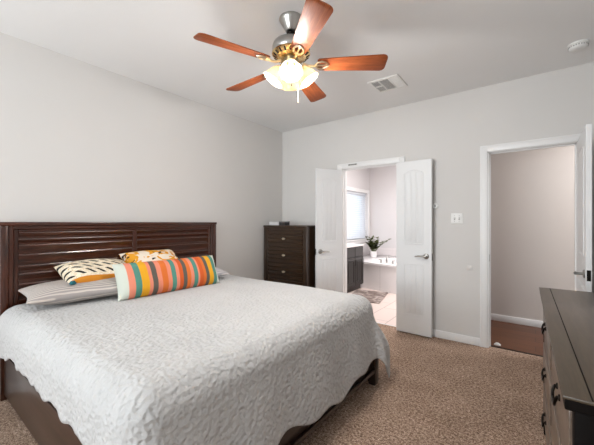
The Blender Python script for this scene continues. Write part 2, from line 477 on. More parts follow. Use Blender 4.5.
casing('trim_5', A0, A1, YB + WT, DH + .005, 1); casing('trim_6', B0, B1, YB + WT, DH + .005, 1)

def baseb(name, x0, x1, y0, y1, h=.085):
    m = MB(); m.box(x0, x1, y0, y1, 0, h, .004, 2)
    return struct(m.build(name, M['trim']))
bt = .013
baseb('baseboard_back', A1 + .067, B0 - .067, YB - bt, YB)
baseb('baseboard_corner', XL, A0 - .067, YB - bt, YB)
baseb('baseboard_left', XL, XL + bt, YF, YB - bt)
baseb('baseboard_right', XR - bt, XR, YF, YB - bt)
baseb('baseboard_front', XL + bt, XR - bt, YF, YF + bt)
baseb('baseboard_hall', -.85, 2.4, YH - bt, YH)
struct(bx('trim_7', M['steel_dark'], (B0 + .013, B1 - .013, YB + .055, YB + .085, 0, .005), .002))
struct(bx('trim_8', M['trim'], (A0 + .013, A1 - .013, YB + .06, YB + .08, 0, .004), .001))

# door leaves: hinge at the origin, leaf along +x, thickness -y..0
def door_leaf(name, w, loc, rz, lever_dir, wide=False, hinge_side=1):
    d = frame(name, loc, rz)
    T = .035; hgt = 2.030
    MB().box(.002, w, -T, 0, .012, hgt, .0025, 1).build('leaf', M['door'], d)
    st = .112 if not wide else .13
    x0, x1 = st, w - st
    def strips(z0, z1, arch, side):
        m = MB(); n = 3 if not wide else 5; gap = .005
        pw = (x1 - x0 - gap * (n - 1)) / n
        ya = 0 if side > 0 else -T - .0035; yb = ya + .0035
        for k in range(n):
            a = x0 + k * (pw + gap); b = a + pw
            def top(x):
                u = (x - (x0 + x1) / 2) / ((x1 - x0) / 2)
                return z1 - arch * u * u
            pts = [(a, z0), (b, z0)] + [(b + (a - b) * i / 6, top(b + (a - b) * i / 6)) for i in range(7)]
            m.prism(pts, 'Y', ya, yb, .0015)
        return m
    def molding(z0, z1, arch, side):
        m = MB(); e = .016
        xa, xb = x0 - e, x1 + e
        def top(x):
            u = (x - (xa + xb) / 2) / ((xb - xa) / 2)
            return z1 + e - arch * u * u
        pts = [(xa, z0 - e), (xb, z0 - e)] + [(xb + (xa - xb) * i / 14, top(xb + (xa - xb) * i / 14)) for i in range(15)]
        y = 0 if side > 0 else -T
        loop = [(p[0], y, p[1]) for p in pts]; loop.append(loop[0])
        # mitred bead: two half-runs so corners stay crisp
        for a, b in zip(loop, loop[1:]):
            m.tube([a, b], .0046, 8)
        return m
    for side in (1, -1):
        for z0, z1, arch in ((1.075, 1.90, .035), (.25, .80, .0)):
            p = strips(z0, z1, arch, side).build('panel', M['door'], d)
            molding(z0, z1, arch, side).build('molding', M['door'], p)
    # lever handles both sides
    hx = w - .06; hzz = .925
    for side in (1, -1):
        y = 0 if side > 0 else -T; sg = side
        rot = Matrix.Translation((hx, y, hzz)) @ Matrix.Rotation(R(-90) * sg, 4, 'X')
        m = MB(); m.lathe([(0, 0), (.032, 0), (.032, .006), (.026, .011), (0, .012)], 24, mat=rot)
        rose = m.build('handle', M['nickel'], d)
        yy = y + sg * .052
        m = MB()
        m.tube([(hx, y + sg * .008, hzz), (hx, yy - sg * .004, hzz)], .0105, 12)
        m.tube([(hx + lever_dir * -.012, yy, hzz), (hx + lever_dir * .03, yy, hzz + .002), (hx + lever_dir * .075, yy - sg * .003, hzz + .001), (hx + lever_dir * .112, yy - sg * .006, hzz - .006)], [.0115, .0105, .009, .007], 12)
        m.build('lever', M['nickel'], rose)
    MB().box(w - .0005, w + .0015, -T + .006, -.006, .88, .96, .0005).build('latch_plate', M['steel_dark'], d)
    for z in (.22, 1.02, 1.80):
        m = MB(); yk = .006 * hinge_side if hinge_side > 0 else -T - .006
        m.tube([(0, yk, z - .045), (0, yk, z + .045)], .006, 10)
        m.build('hinge', M['nickel'], d)
    return d
door_leaf('door_1', .402, (A0 + .014, YB - .012, 0), R(-120), -1, hinge_side=-1)
door_leaf('door_2', .408, (A1 - .012, YB - .056, 0), R(-1.0) + R(0), -1)
door_leaf('door_3', .695, (B1 - .012 + .035, YB - .01, 0), R(-90.6), -1, True)

# ------------------------------------------------------------ bed
MT = .70            # mattress top
HX = -3.12          # face of the headboard
HY0, HY1 = .51, 2.455
bed = thing('bed', 'king size dark walnut bed with tall louvred headboard along the left wall', 'bed', ((XL + .02 - 1.02) / 2, (HY0 + HY1) / 2, 0))
BX, BY = bed.location.x, bed.location.y
def LB(x0, x1, y0, y1, z0, z1): return (x0 - BX, x1 - BX, y0 - BY, y1 - BY, z0, z1)
def louvres(m, face, y0, y1, zs, depth=.020, axis='X', out=1):
    # slats lean out at the head, so each shows a narrow ledge that catches the light
    for a, b in zip(zs, zs[1:]):
        pts_ = [(face - .02 * out, a + .001), (face + .002 * out, a + .001), (face + depth * out, b - .010), (face + depth * .9 * out, b - .002), (face - .02 * out, b)]
        A = []; B = []
        for (q, z) in pts_:
            if axis == 'X': A.append(m.bm.verts.new((q, y0, z))); B.append(m.bm.verts.new((q, y1, z)))
            else: A.append(m.bm.verts.new((y0, q, z))); B.append(m.bm.verts.new((y1, q, z)))
        nn = len(A)
        m.bm.faces.new(A); m.bm.faces.new(B[::-1])
        for i in range(nn): m.bm.faces.new((A[i], B[i], B[(i + 1) % nn], A[(i + 1) % nn]))
hb = MB().box(*LB(XL + .02, HX - .02, HY0 + .02, HY1 - .02, .12, 1.29)).build('headboard', M['bedwood_y'], bed)
for y0, y1 in ((HY0, HY0 + .045), (HY1 - .045, HY1)):
    MB().box(*LB(XL + .02, HX + .012, y0, y1, 0, 1.285), bev=.006, seg=2).build('post', M['bedwood_z'], hb)
MB().box(*LB(XL + .018, HX + .018, HY0 - .005, HY1 + .005, 1.285, 1.314), bev=.006, seg=2).build('top_rail', M['bedwood_y'], hb)
for y0, y1, y2, y3 in ((HY0 + .045, HY0 + .075, HY0 + .075, HY0 + .105), (HY1 - .075, HY1 - .045, HY1 - .105, HY1 - .075)):   # stepped inner border
    MB().box(*LB(HX - .03, HX + .004, y0, y1, .3, 1.285), bev=.004).box(*LB(HX - .03, HX - .006, y2, y3, .3, 1.258), bev=.004).build('side_border', M['bedwood_z'], hb)
m = MB()
m.box(*LB(HX - .03, HX + .004, HY0 + .075, HY1 - .075, 1.258, 1.285), bev=.004)
m.box(*LB(HX - .03, HX - .006, HY0 + .105, HY1 - .105, 1.238, 1.258), bev=.004)
m.build('upper_border', M['bedwood_y'], hb)
ym = (HY0 + HY1) / 2
MB().box(*LB(HX - .03, HX - .004, ym - .022, ym + .022, .3, 1.238), bev=.004).build('centre_stile', M['bedwood_z'], hb)
for y0, y1 in ((HY0 + .105, ym - .022), (ym + .022, HY1 - .105)):
    m = MB(); 
    zs = [1.238]
    for hgt_ in (.052, .046, .072, .086, .060, .078, .056, .066, .084, .060, .072, .090, .060): zs.append(zs[-1] - hgt_)
    louvres(m, HX - .032 - BX, y0 - BY, y1 - BY, zs[::-1], .030)
    m.build('louvred_panel', M['bedwood_y'], hb)
for y0, y1 in ((.528, .556), (HY1 - .046, HY1 - .018)):
    MB().box(*LB(HX + .013, -1.07, y0, y1, .045, .345), bev=.004, seg=2).build('side_rail', M['bedwood_x'], bed)
fr = MB().box(*LB(-1.068, -1.040, .528, HY1 - .018, .105, .335), bev=.004, seg=2).build('foot_rail', M['footwood'], bed)
MB().box(*LB(-1.040, -1.022, .56, HY1 - .06, .105, .132), bev=.003, seg=2).build('bead', M['footwood'], fr)
for y0, y1 in ((.53, .60), (HY1 - .085, HY1 - .015)):
    lg = MB().box(*LB(-1.085, -1.018, y0, y1, .02, .30), bev=.005, seg=2)
    lg.box(*LB(-1.080, -1.023, y0 + .005, y1 - .005, 0, .02), bev=.003)
    lg.build('leg', M['footwood'], bed)
MB().box(*LB(HX + .02, -1.09, .56, HY1 - .05, .20, .235)).build('platform', M['footwood'], bed)

mt = MB().box(-.985, .985, -.92, .92, 0, .425, .05, 4).build('mattress', M['mattress'], loc=(-2.085, 1.485, .236))
tag(mt, 'thick mattress with grey cover under the white quilted bedspread', 'mattress')

# bedspread: a cloth grid laid over the mattress
def smooth01(x): x = max(0, min(1, x)); return x * x * (3 - 2 * x)
def bedspread():
    x0, x1 = -3.055, -1.195; y0, y1 = .615, 2.395; r = .13; z = MT
    near, far, foot = .345, .46, .585
    L = x1 - x0; Wd = y1 - y0
    nx, ny = 200, 190
    bm = bmesh.new(); G = []
    for i in range(nx + 1):
        row = []
        s = (L + foot) * i / nx
        for j in range(ny + 1):
            hemn = near + .006 * math.sin(s * 9.0) + .007 * math.sin(s * 23 + 1) + .075 * smooth01(1 - s / .38) + .006 * math.sin(s * 47)
            t = -hemn + (Wd + hemn + far) * j / ny
            dx = max(0, s - L)
            if dx > 0:
                q = dx / foot
                dx = dx * (1 + .05 * math.sin(t * 6.5 + .4) + .03 * math.sin(t * 17))
            sy = -1 if t < 0 else 1
            dy = max(0, -t) if t < 0 else max(0, t - Wd)
            bxp = x0 + min(s, L); byp = y0 + min(max(t, 0), Wd)
            d = math.hypot(dx, dy)
            if d < 1e-9:
                p = Vector((bxp, byp, z))
                # soft rise and dip of the top
                p.z += .006 * math.sin(bxp * 5 + 1) * math.sin(byp * 4.2)
                e = min(s, 99) if False else 1
            else:
                nxv, nyv = dx / d, sy * dy / d
                arc = r * math.pi / 2
                if d < arc:
                    a = d / r; out = r * math.sin(a); dn = r * (1 - math.cos(a))
                else:
                    out = r; dn = r + (d - arc)
                hang = max(0, d - arc)
                corner = 2 * dx * dy / (d * d)           # 0 on the straight sides, 1 at the diagonal
                ang = math.atan2(dy, dx)
                if dy <= dx: along = t * (1 if True else 1)
                # folds
                fold = .012 * math.sin(t * 15 + 1.5 * math.sin(t * 3.1)) * (nxv ** 2) * smooth01(hang / .35) + .007 * math.sin(s * 21 + 2 * math.sin(s * 4)) * (nyv ** 2) * smooth01(hang / .2)
                fold += corner * smooth01(hang / .3) * (.035 * math.sin(ang * 8 + .6) + .11)
                out += fold + .16 * hang * nxv ** 2
                dn += corner * .05 * smooth01(hang / .4)
                p = Vector((bxp + nxv * out - 0, byp + nyv * out, z - dn))
                p.z += .006 * math.sin(bxp * 5 + 1) * math.sin(byp * 4.2) * max(0, 1 - d / .2)
                p.z = max(p.z, .022)
            row.append(bm.verts.new(p - Vector((-2.0, 1.485, 0))))
        G.append(row)
    for i in range(nx):
        for j in range(ny):
            bm.faces.new((G[i][j], G[i + 1][j], G[i + 1][j + 1], G[i][j + 1]))
    m = MB(); m.bm.free(); m.bm = bm
    o = m.build('bedspread', M['blanket'], loc=(-2.0, 1.485, 0), solid=.007)
    for p in o.data.polygons: p.use_smooth = True
    return o
bs = bedspread()
tag(bs, 'white quilted matelasse bedspread hanging over the sides and foot of the bed', 'bedspread')

# pillows
def pillow_mb(w, h, t, pinch=.07, pw=4.0, n=40, flat=0):
    m = MB(); top = []; bot = []
    for i in range(n + 1):
        a = []; b = []
        for j in range(n + 1):
            u = math.sin(math.pi / 2 * (-1 + 2 * i / n)); v = math.sin(math.pi / 2 * (-1 + 2 * j / n))
            x = w / 2 * u * (1 - pinch * (1 - v * v)); y = h / 2 * v * (1 - pinch * (w / h if w < h else 1) * (1 - u * u))
            k = max(0, (1 - abs(u) ** pw)) ** .55 * max(0, (1 - abs(v) ** 2.6)) ** .55
            k *= 1 + .05 * math.sin(u * 5 + v * 3)
            edge = i in (0, n) or j in (0, n)
            vt = m.bm.verts.new((x, y, t / 2 * k)); a.append(vt)
            b.append(vt if edge else m.bm.verts.new((x, y, -t / 2 * k * (1 - flat))))
        top.append(a); bot.append(b)
    for i in range(n):
        for j in range(n):
            m.bm.faces.new((top[i][j], top[i + 1][j], top[i + 1][j + 1], top[i][j + 1]))
            f = [bot[i][j], bot[i][j + 1], bot[i + 1][j + 1], bot[i + 1][j]]
            try: m.bm.faces.new(f)
            except ValueError: pass
    return m
def place(o, c, ax, ay):
    ax = Vector(ax).normalized(); ay = Vector(ay); ay = (ay - ax * ay.dot(ax)).normalized(); az = ax.cross(ay)
    mt_ = Matrix((ax, ay, az)).transposed().to_4x4(); mt_.translation = Vector(c)
    o.matrix_world = mt_
    return o
def pillow(name, label, mat, dims, c, ax, ay, group=None, **kw):
    o = pillow_mb(*dims, **kw).build(name, mat)
    for p in o.data.polygons: p.use_smooth = True
    place(o, c, ax, ay); return tag(o, label, 'pillow', group)
pillow('sleeping_pillow', 'grey pinstriped pillow lying flat at the camera side of the headboard', M['ticking'], (.84, .50, .15), (-2.865, 1.00, MT + .085), (.10, 1, 0), (-1, .10, .03))
pillow('sleeping_pillow', 'pale pinstriped pillow mostly hidden behind the striped bolster, its corner showing', M['ticking2'], (.78, .48, .15), (-2.86, 1.86, MT + .088), (.0, 1, 0), (-1, 0, .12))
zp = pillow('throw_pillow', 'cream throw pillow with black dashes, orange edge and teal tassel', M['zig'], (.54, .40, .20), (-2.945, 1.10, .878), (.02, 1, -.02), (-.95, 0, .31))
m = MB()
m.lathe([(0, .012), (.012, .006), (.014, -.004), (.010, -.012), (.017, -.03), (.022, -.045), (.012, -.05), (0, -.048)], 16, wave=lambda a, k: .12 * math.sin(a * 6))
ts = m.build('tassel', M['teal'], zp); ts['label'] = 'teal yarn tassel'
ts.location = (-.262, -.222, .052); ts.rotation_euler = (R(60), 0, R(-30))
pillow('throw_pillow', 'cream throw pillow with orange patches leaning behind the striped bolster', M['blob'], (.54, .42, .20), (-2.95, 1.60, .892), (0, 1, 0), (-.82, 0, .57))
pillow('bolster_pillow', 'long bolster pillow in orange, teal, yellow and grey stripes', M['stripes'], (.94, .30, .19), (-2.60, 1.56, MT + .138), (.055, 1, 0), (-.42, 0, .9), pinch=.035, pw=8)

# ------------------------------------------------------------ chest of drawers in the corner
CW, CD, CH = .772, .43, 1.27
ch = thing('chest_of_drawers', 'tall dark brown chest of drawers with louvred fronts in the far corner', 'chest of drawers', (-2.770, 3.35 + CD / 2, 0))
f = -CD / 2
MB().box(-CW / 2 + .01, CW / 2 - .01, f + .02, CD / 2, .05, CH - .03).build('body', M['chest_z'], ch)
MB().box(-CW / 2 - .004, CW / 2 + .004, f - .008, CD / 2, CH - .03, CH, .004, 2).build('top', M['chest_x'], ch)
for sx in (-1, 1):
    a, b = sorted((sx * CW / 2, sx * (CW / 2 - .055)))
    MB().box(a, b, f - .002, f + .06, 0, CH - .03, .005, 2).build('post', M['chest_z'], ch)
    a, b = sorted((sx * (CW / 2 - .055), sx * (CW / 2 - .078)))
    MB().box(a, b, f + .006, f + .04, .07, CH - .03, .004).build('side_border', M['chest_z'], ch)
    a, b = sorted((sx * CW / 2, sx * (CW / 2 - .05)))
    MB().box(a, b, CD / 2 - .05, CD / 2, 0, .06, .003).build('leg', M['chest_z'], ch)
MB().box(-CW / 2 + .055, CW / 2 - .055, f + .004, f + .04, CH - .068, CH - .03, .003).build('top_rail', M['chest_x'], ch)
MB().box(-CW / 2 + .055, CW / 2 - .055, f + .004, f + .04, .03, .06, .003).build('plinth', M['chest_x'], ch)
for k in range(5):
    z1 = CH - .075 - k * .228; z0 = z1 - .218
    dr = MB(); louvres(dr, f + .016, -CW / 2 + .081, CW / 2 - .081, [z0 + (z1 - z0) * q / 4 for q in range(5)], .016, 'Y', -1)
    dr = dr.build('drawer', M['chest_x'], ch)
    m = MB(); rot = Matrix.Translation((0, f + .004, (z0 + z1) / 2)) @ Matrix.Rotation(R(90), 4, 'X') @ Matrix.Diagonal((1.5, .85, 1, 1))
    m.lathe([(0, 0), (.008, 0), (.007, .016), (.017, .022), (.019, .028), (.014, .034), (0, .036)], 20, mat=rot)
    m.build('knob', M['brass_pale'], dr)
bk = thing('book', 'pale closed book lying on the left of the tall chest of drawers', 'book', (-3.045, 3.49, CH), R(8))
MB().box(-.085, .085, -.055, .055, 0, .005, .001).box(-.085, .085, -.055, .055, .047, .052, .001).box(-.085, -.080, -.055, .055, 0, .052).build('cover', M['paper'], bk)
MB().box(-.080, .081, -.052, .052, .005, .047).build('page_block', M['paper'], bk)
bc = thing('card_case', 'small dark case beside the book on the tall chest of drawers', 'case', (-2.885, 3.49, CH), R(-6))
MB().box(-.062, .062, -.045, .045, 0, .040, .003, 2).build('body', M['darkplastic'], bc)
MB().box(-.064, .064, -.047, .047, .040, .056, .004, 2).build('lid', M['greycover'], bc)

# ------------------------------------------------------------ long dresser along the right wall
DL, DD, DZ = 1.53, .46, .90
ds = thing('dresser', 'long low dark brown dresser with two columns of drawers along the right wall', 'dresser', (.286, 1.75, 0), R(1.26))
fx = -DD / 2
MB().box(fx + .02, DD / 2, -DL / 2 + .012, DL / 2 - .012, .09, DZ - .034).build('body', M['dress_end'], ds)
tp = MB().box(fx - .022, DD / 2, -DL / 2 - .006, DL / 2 + .006, DZ - .008, DZ, .002, 2).build('top', M['dress_top'], ds)
MB().box(fx - .018, DD / 2, -DL / 2 - .003, DL / 2 + .003, DZ - .034, DZ - .008, .002).build('top_edge', M['dress_end'], ds)
MB().box(fx + .030, fx + .0335, -DL / 2 + .0, DL / 2 - .0, DZ - .002, DZ + .0006).build('inlay_line', M['dress_end'], tp)
for sy in (-1, 1):
    a, b = sorted((sy * DL / 2, sy * (DL / 2 - .05)))
    MB().box(fx, fx + .055, a, b, 0, DZ - .034, .004, 2).build('leg', M['dress_end'], ds)
    MB().box(DD / 2 - .055, DD / 2, a, b, 0, DZ - .034, .004, 2).build('leg', M['dress_end'], ds)
    a, b = sorted((sy * (DL / 2 - .004), sy * (DL / 2 - .016)))
    m = MB().box(fx + .055, DD / 2 - .055, a, b, DZ - .10, DZ - .032, .002).box(fx + .055, DD / 2 - .055, a, b, .09, .16, .002).box(-.025, .025, a, b, .16, DZ - .10, .002)
    m.build('end_frame', M['dress_end'], ds)
MB().box(fx + .006, fx + .03, -DL / 2 + .05, DL / 2 - .05, .07, .12, .003).build('apron', M['dress_front'], ds)
MB().box(fx + .006, fx + .03, -.018, .018, .12, DZ - .034, .003).build('centre_stile', M['dress_front'], ds)
rows = [(.625, .855), (.375, .612), (.13, .362)]
def bail(m, y, z):
    for s in (-1, 1):
        rot = Matrix.Translation((fx - .004, y + s * .045, z + .012)) @ Matrix.Rotation(R(-90), 4, 'Y')
        m.lathe([(0, 0), (.011, 0), (.010, .004), (.005, .006), (.005, .010), (0, .011)], 14, mat=rot)
    m.tube([(fx - .012, y - .045, z + .012), (fx - .017, y - .043, z - .006), (fx - .018, y - .03, z - .02), (fx - .018, y, z - .024), (fx - .018, y + .03, z - .02), (fx - .017, y + .043, z - .006), (fx - .012, y + .045, z + .012)], .0045, 8)
for (z0, z1) in rows:
    for y0, y1, ys in ((-DL / 2 + .055, -.022, (-.40,)), (.022, DL / 2 - .055, (.40,))):
        m = MB().box(fx + .002, fx + .022, y0, y1, z0, z1, .004, 2)
        m.box(fx - .004, fx + .004, y0 + .028, y1 - .028, z0 + .028, z1 - .028, .004, 2)
        dr = m.build('drawer', M['dress_front'], ds)
        for yy in ys:
            h = MB(); bail(h, yy, (z0 + z1) / 2)
            h.build('pull', M['steel_dark'], dr)

# ------------------------------------------------------------ ceiling fan with lights
FC = Vector((-1.365, 1.725, 0))
fan = thing('ceiling_fan', 'five bladed ceiling fan with cherry wood blades and lit frosted glass shades', 'ceiling fan', (FC.x, FC.y, 2.20))
ZB = 2.20
def zz(v): return v - ZB
MB().lathe([(0, zz(2.739)), (.082, zz(2.739)), (.083, zz(2.728)), (.072, zz(2.71)), (.052, zz(2.675)), (.042, zz(2.655)), (.036, zz(2.648)), (0, zz(2.648))], 40).build('canopy', M['nickel'], fan)
MB().lathe([(0, zz(2.652)), (.018, zz(2.652)), (.028, zz(2.642)), (.031, zz(2.632)), (.026, zz(2.620)), (.014, zz(2.612)), (.014, zz(2.585)), (0, zz(2.585))], 24).build('downrod', M['steel_dark'], fan)
mo = MB().lathe([(0, zz(2.595)), (.045, zz(2.595)), (.060, zz(2.588)), (.095, zz(2.578)), (.122, zz(2.562)), (.132, zz(2.54)), (.132, zz(2.505)), (.126, zz(2.497)), (0, zz(2.495))], 48).build('motor_housing', M['nickel'], fan)
vb = MB().lathe([(0, zz(2.496)), (.130, zz(2.496)), (.135, zz(2.490)), (.130, zz(2.484)), (.104, zz(2.466)), (.088, zz(2.455)), (0, zz(2.454))], 48)
vb.build('lower_plate', M['brass'], mo)
for k in range(20):
    a = 2 * math.pi * k / 20
    MB().box(-.014, .014, -.0045, .0045, -.0015, .0015, mat=Matrix.Translation((.117 * math.cos(a), .117 * math.sin(a), zz(2.4735))) @ Matrix.Rotation(a, 4, 'Z') @ Matrix.Rotation(R(-35), 4, 'Y')).build('cooling_slot', M['hole'], mo)

MB().lathe([(0, zz(2.456)), (.050, zz(2.456)), (.052, zz(2.450)), (.050, zz(2.415)), (.058, zz(2.410)), (.058, zz(2.398)), (.040, zz(2.385)), (0, zz(2.383))], 36).build('switch_housing', M['nickel'], fan)
def blade_outline():
    pts = []; r0, r1 = .185, .660
    w0, w1 = .054, .075
    pts += [(r0, -w0 + .012), (r0 + .012, -w0)]
    for i in range(1, 9):
        t = i / 9; pts.append((r0 + .012 + (r1 - .04 - r0) * t, -(w0 + (w1 - w0) * t)))
    for i in range(8):
        a = -math.pi / 2 + math.pi / 2 * i / 7; pts.append((r1 - .034 + .034 * math.cos(a), -w1 + .034 + .034 * math.sin(a)))
    for i in range(8):
        a = math.pi / 2 * i / 7; pts.append((r1 - .034 + .034 * math.cos(a) - .004, w1 - .034 + .034 * math.sin(a)))
    for i in range(8, 0, -1):
        t = i / 9; pts.append((r0 + .012 + (r1 - .04 - r0) * t, (w0 + (w1 - w0) * t)))
    pts += [(r0 + .012, w0), (r0, w0 - .012)]
    return pts
BZ = 2.412
for k in range(5):
    a = R(177.8 - 72 * k)
    bl = MB().prism(blade_outline(), 'Z', -.003, .003, .0012).build('blade', M['blade'], fan)
    bl.location = (0, 0, zz(BZ)); bl.rotation_euler = Euler((R(-14), 0, a), 'XYZ')
    ir = MB()
    ir.tube([(.085, 0, .010), (.12, 0, -.006), (.155, 0, -.010), (.175, 0, -.008)], [.011, .009, .008, .008], 10)
    for s in (-1, 1):
        ir.tube([(.165, 0, -.008), (.185, s * .026, -.0075), (.215, s * .034, -.0065), (.245, s * .022, -.006), (.262, 0, -.006)], .0065, 8)
    ir.tube([(.165, 0, -.008), (.262, 0, -.006)], .006, 8)
    for px_, py_ in ((.205, .030), (.205, -.030), (.255, 0)):
        ir.lathe([(0, -.012), (.007, -.011), (.008, -.006), (0, -.004)], 12, c=(px_, py_, 0))
    ir.build('blade_iron', M['brass_pale'], bl)
for k in range(4):
    a = R(-52 + 90 * k)
    tilt = R(36)
    base = Matrix.Translation((.058 * math.cos(a), .058 * math.sin(a), zz(2.402))) @ Matrix.Rotation(a, 4, 'Z') @ Matrix.Rotation(-tilt, 4, 'Y')
    ft = MB().lathe([(0, .012), (.016, .012), (.022, .002), (.025, -.018), (.025, -.026), (0, -.026)], 20, mat=base).build('lamp_fitter', M['brass'], fan)
    prof = [(.024, -.014), (.034, -.022), (.046, -.038), (.056, -.062), (.063, -.086), (.069, -.106), (.077, -.119)]
    sh = MB().lathe(prof, 40, mat=base, wave=lambda an, kk: .035 * math.sin(an * 8) * (kk / 6) ** 2).build('lamp_shade', M['shade'], ft, solid=.004)
    bu = MB().lathe([(0, -.022), (.012, -.026), (.013, -.040), (.024, -.062), (.026, -.078), (.018, -.094), (0, -.100)], 20, mat=base).build('bulb', M['bulb'], ft)
    ld = bpy.data.lights.new('fan_lamp_light', 'POINT'); ld.energy = 11; ld.color = (.99, .97, .95); ld.shadow_soft_size = .028
    lo = bpy.data.objects.new('fan_lamp_light', ld); COL.objects.link(lo)
    lo.location = fan.location + (base @ Vector((0, 0, -.118)))
for (px_, py_, z1, fob) in ((.040, -.043, 2.262, 'steel_dark'), (.045, .025, 2.165, 'brass_pale')):
    m = MB()
    n = int((2.388 - z1) / .007)
    m.tube([(px_, py_, zz(2.39)), (px_, py_, zz(z1 + .02))], .0013, 6)
    c_ = m.build('pull_chain', M['brass_pale'], fan)
    MB().lathe([(0, .02), (.004, .018), (.0055, .0), (.005, -.018), (0, -.022)], 12, c=(px_, py_, zz(z1))).build('fob', M[fob], c_)

# ------------------------------------------------------------ small fittings on ceiling and walls
vt = thing('ceiling_vent', 'white square louvred air vent in the ceiling beyond the fan', 'vent', (-1.212, 3.135, H))
m = MB(); hw_ = .155
for a, b, c, d in ((-hw_, hw_, -hw_, -hw_ + .028), (-hw_, hw_, hw_ - .028, hw_), (-hw_, -hw_ + .028, -hw_ + .028, hw_ - .028), (hw_ - .028, hw_, -hw_ + .028, hw_ - .028), (-.056, -.044, -.127, .127), (.044, .056, -.127, .127)):
    m.box(a, b, c, d, -.012, 0, .002)
m.box(-.127, -.056, -.006, .006, -.012, 0).box(.056, .127, -.006, .006, -.012, 0)
m.build('vent_frame', M['plastic'], vt)
MB().box(-.13, .13, -.13, .13, -.0025, -.0005).build('vent_duct', M['vent_dark'], vt)
for x0, x1, dirn in ((-.127, -.056, -1), (-.044, .044, 0), (.056, .127, 1)):
    m = MB()
    for k in range(11):
        y = -.118 + k * .0236
        m.box(x0, x1, -.007, .007, -.0008, .0008, mat=Matrix.Translation((0, y, -.0075)) @ Matrix.Rotation(R(32 if dirn < 1 else -36), 4, 'X'))
    m.build('louvre_bank', M['plastic'], vt)

sd = thing('smoke_detector', 'round white smoke detector on the ceiling near the doorway', 'smoke detector', (.272, 3.365, H))
MB().lathe([(0, 0), (.068, 0), (.070, -.006), (.068, -.012), (0, -.012)], 36).build('base_plate', M['plastic'], sd)
MB().lathe([(0, -.012), (.058, -.012), (.062, -.018), (.060, -.030), (.050, -.040), (.030, -.044), (0, -.045)], 36).build('cover', M['plastic'], sd)
for k in range(24):
    a = 2 * math.pi * k / 24
    MB().box(-.0015, .0015, -.0045, .0045, -.005, .005, mat=Matrix.Translation((.0615 * math.cos(a), .0615 * math.sin(a), -.024)) @ Matrix.Rotation(a, 4, 'Z')).build('vent_slot', M['vent_dark'], sd)

sw = thing('light_switch', 'white double toggle switch plate on the wall between the doorways', 'light switch', (-.690, YB, 1.354))
MB().box(-.060, .060, -.006, 0, -.059, .059, .003, 2).build('plate', M['plastic'], sw)
for x in (-.023, .023):
    sl_ = MB().box(x - .007, x + .007, -.0068, -.0055, -.014, .014).build('toggle_slot', M['vent_dark'], sw)
    MB().box(x - .0048, x + .0048, -.020, -.006, -.006, .010, .002, mat=Matrix.Translation((0, 0, -.002)) @ Matrix.Rotation(R(-18), 4, 'X')).build('toggle', M['trim'], sl_)
    for z in (-.032, .032):
        MB().lathe([(0, 0), (.0035, 0), (.003, .001), (0, .0014)], 10, mat=Matrix.Translation((x, -.006, z)) @ Matrix.Rotation(R(90), 4, 'X')).build('screw', M['vent_dark'], sw)

bp = thing('blank_wall_plate', 'small wall coloured blank plate low on the wall between the doorways', 'wall plate', (-.565, YB, .82))
MB().box(-.026, .026, -.004, 0, -.026, .026, .002, 2).build('plate', M['wall'], bp)
MB().lathe([(0, 0), (.004, 0), (.003, .001), (0, .0012)], 10, mat=Matrix.Translation((0, -.004, 0)) @ Matrix.Rotation(R(90), 4, 'X')).build('screw', M['wall'], bp)

wb = thing('wall_bumper', 'small round white wall fitting at the edge of the opened bathroom door', 'wall fitting', (-.912, YB, 1.50))
rx = Matrix.Rotation(R(90), 4, 'X')
MB().lathe([(0, 0), (.030, 0), (.032, .006), (.028, .016), (.020, .020), (.016, .014), (0, .012)], 28, mat=rx).build('ring', M['plastic'], wb)
MB().lathe([(0, .012), (.010, .012), (.009, .017), (0, .018)], 18, mat=rx).build('button', M['vent_dark'], wb)

cc = thing('door_catch', 'small grey metal catch on the trim above the bathroom opening', 'door catch', (-1.955, YB - .022, DH + .045))
MB().box(-.065, .065, -.004, 0, -.009, .009, .001).build('plate', M['nickel'], cc)
for x in (-.045, .045):
    MB().lathe([(0, 0), (.005, 0), (.004, .002), (0, .003)], 10, mat=Matrix.Translation((x, -.004, 0)) @ rx).build('screw', M['steel_dark'], cc)

dw = MB(); dw.prism([(-.03, 0), (.03, 0), (.03, .008), (.012, .022), (-.012, .022), (-.03, .008)], 'Y', -.018, .018, .002)
dw = dw.build('door_stop', M['plastic'], loc=(-.325, 3.965, 0))
tag(dw, 'small white door stop on the hall floor just past the threshold', 'door stop')

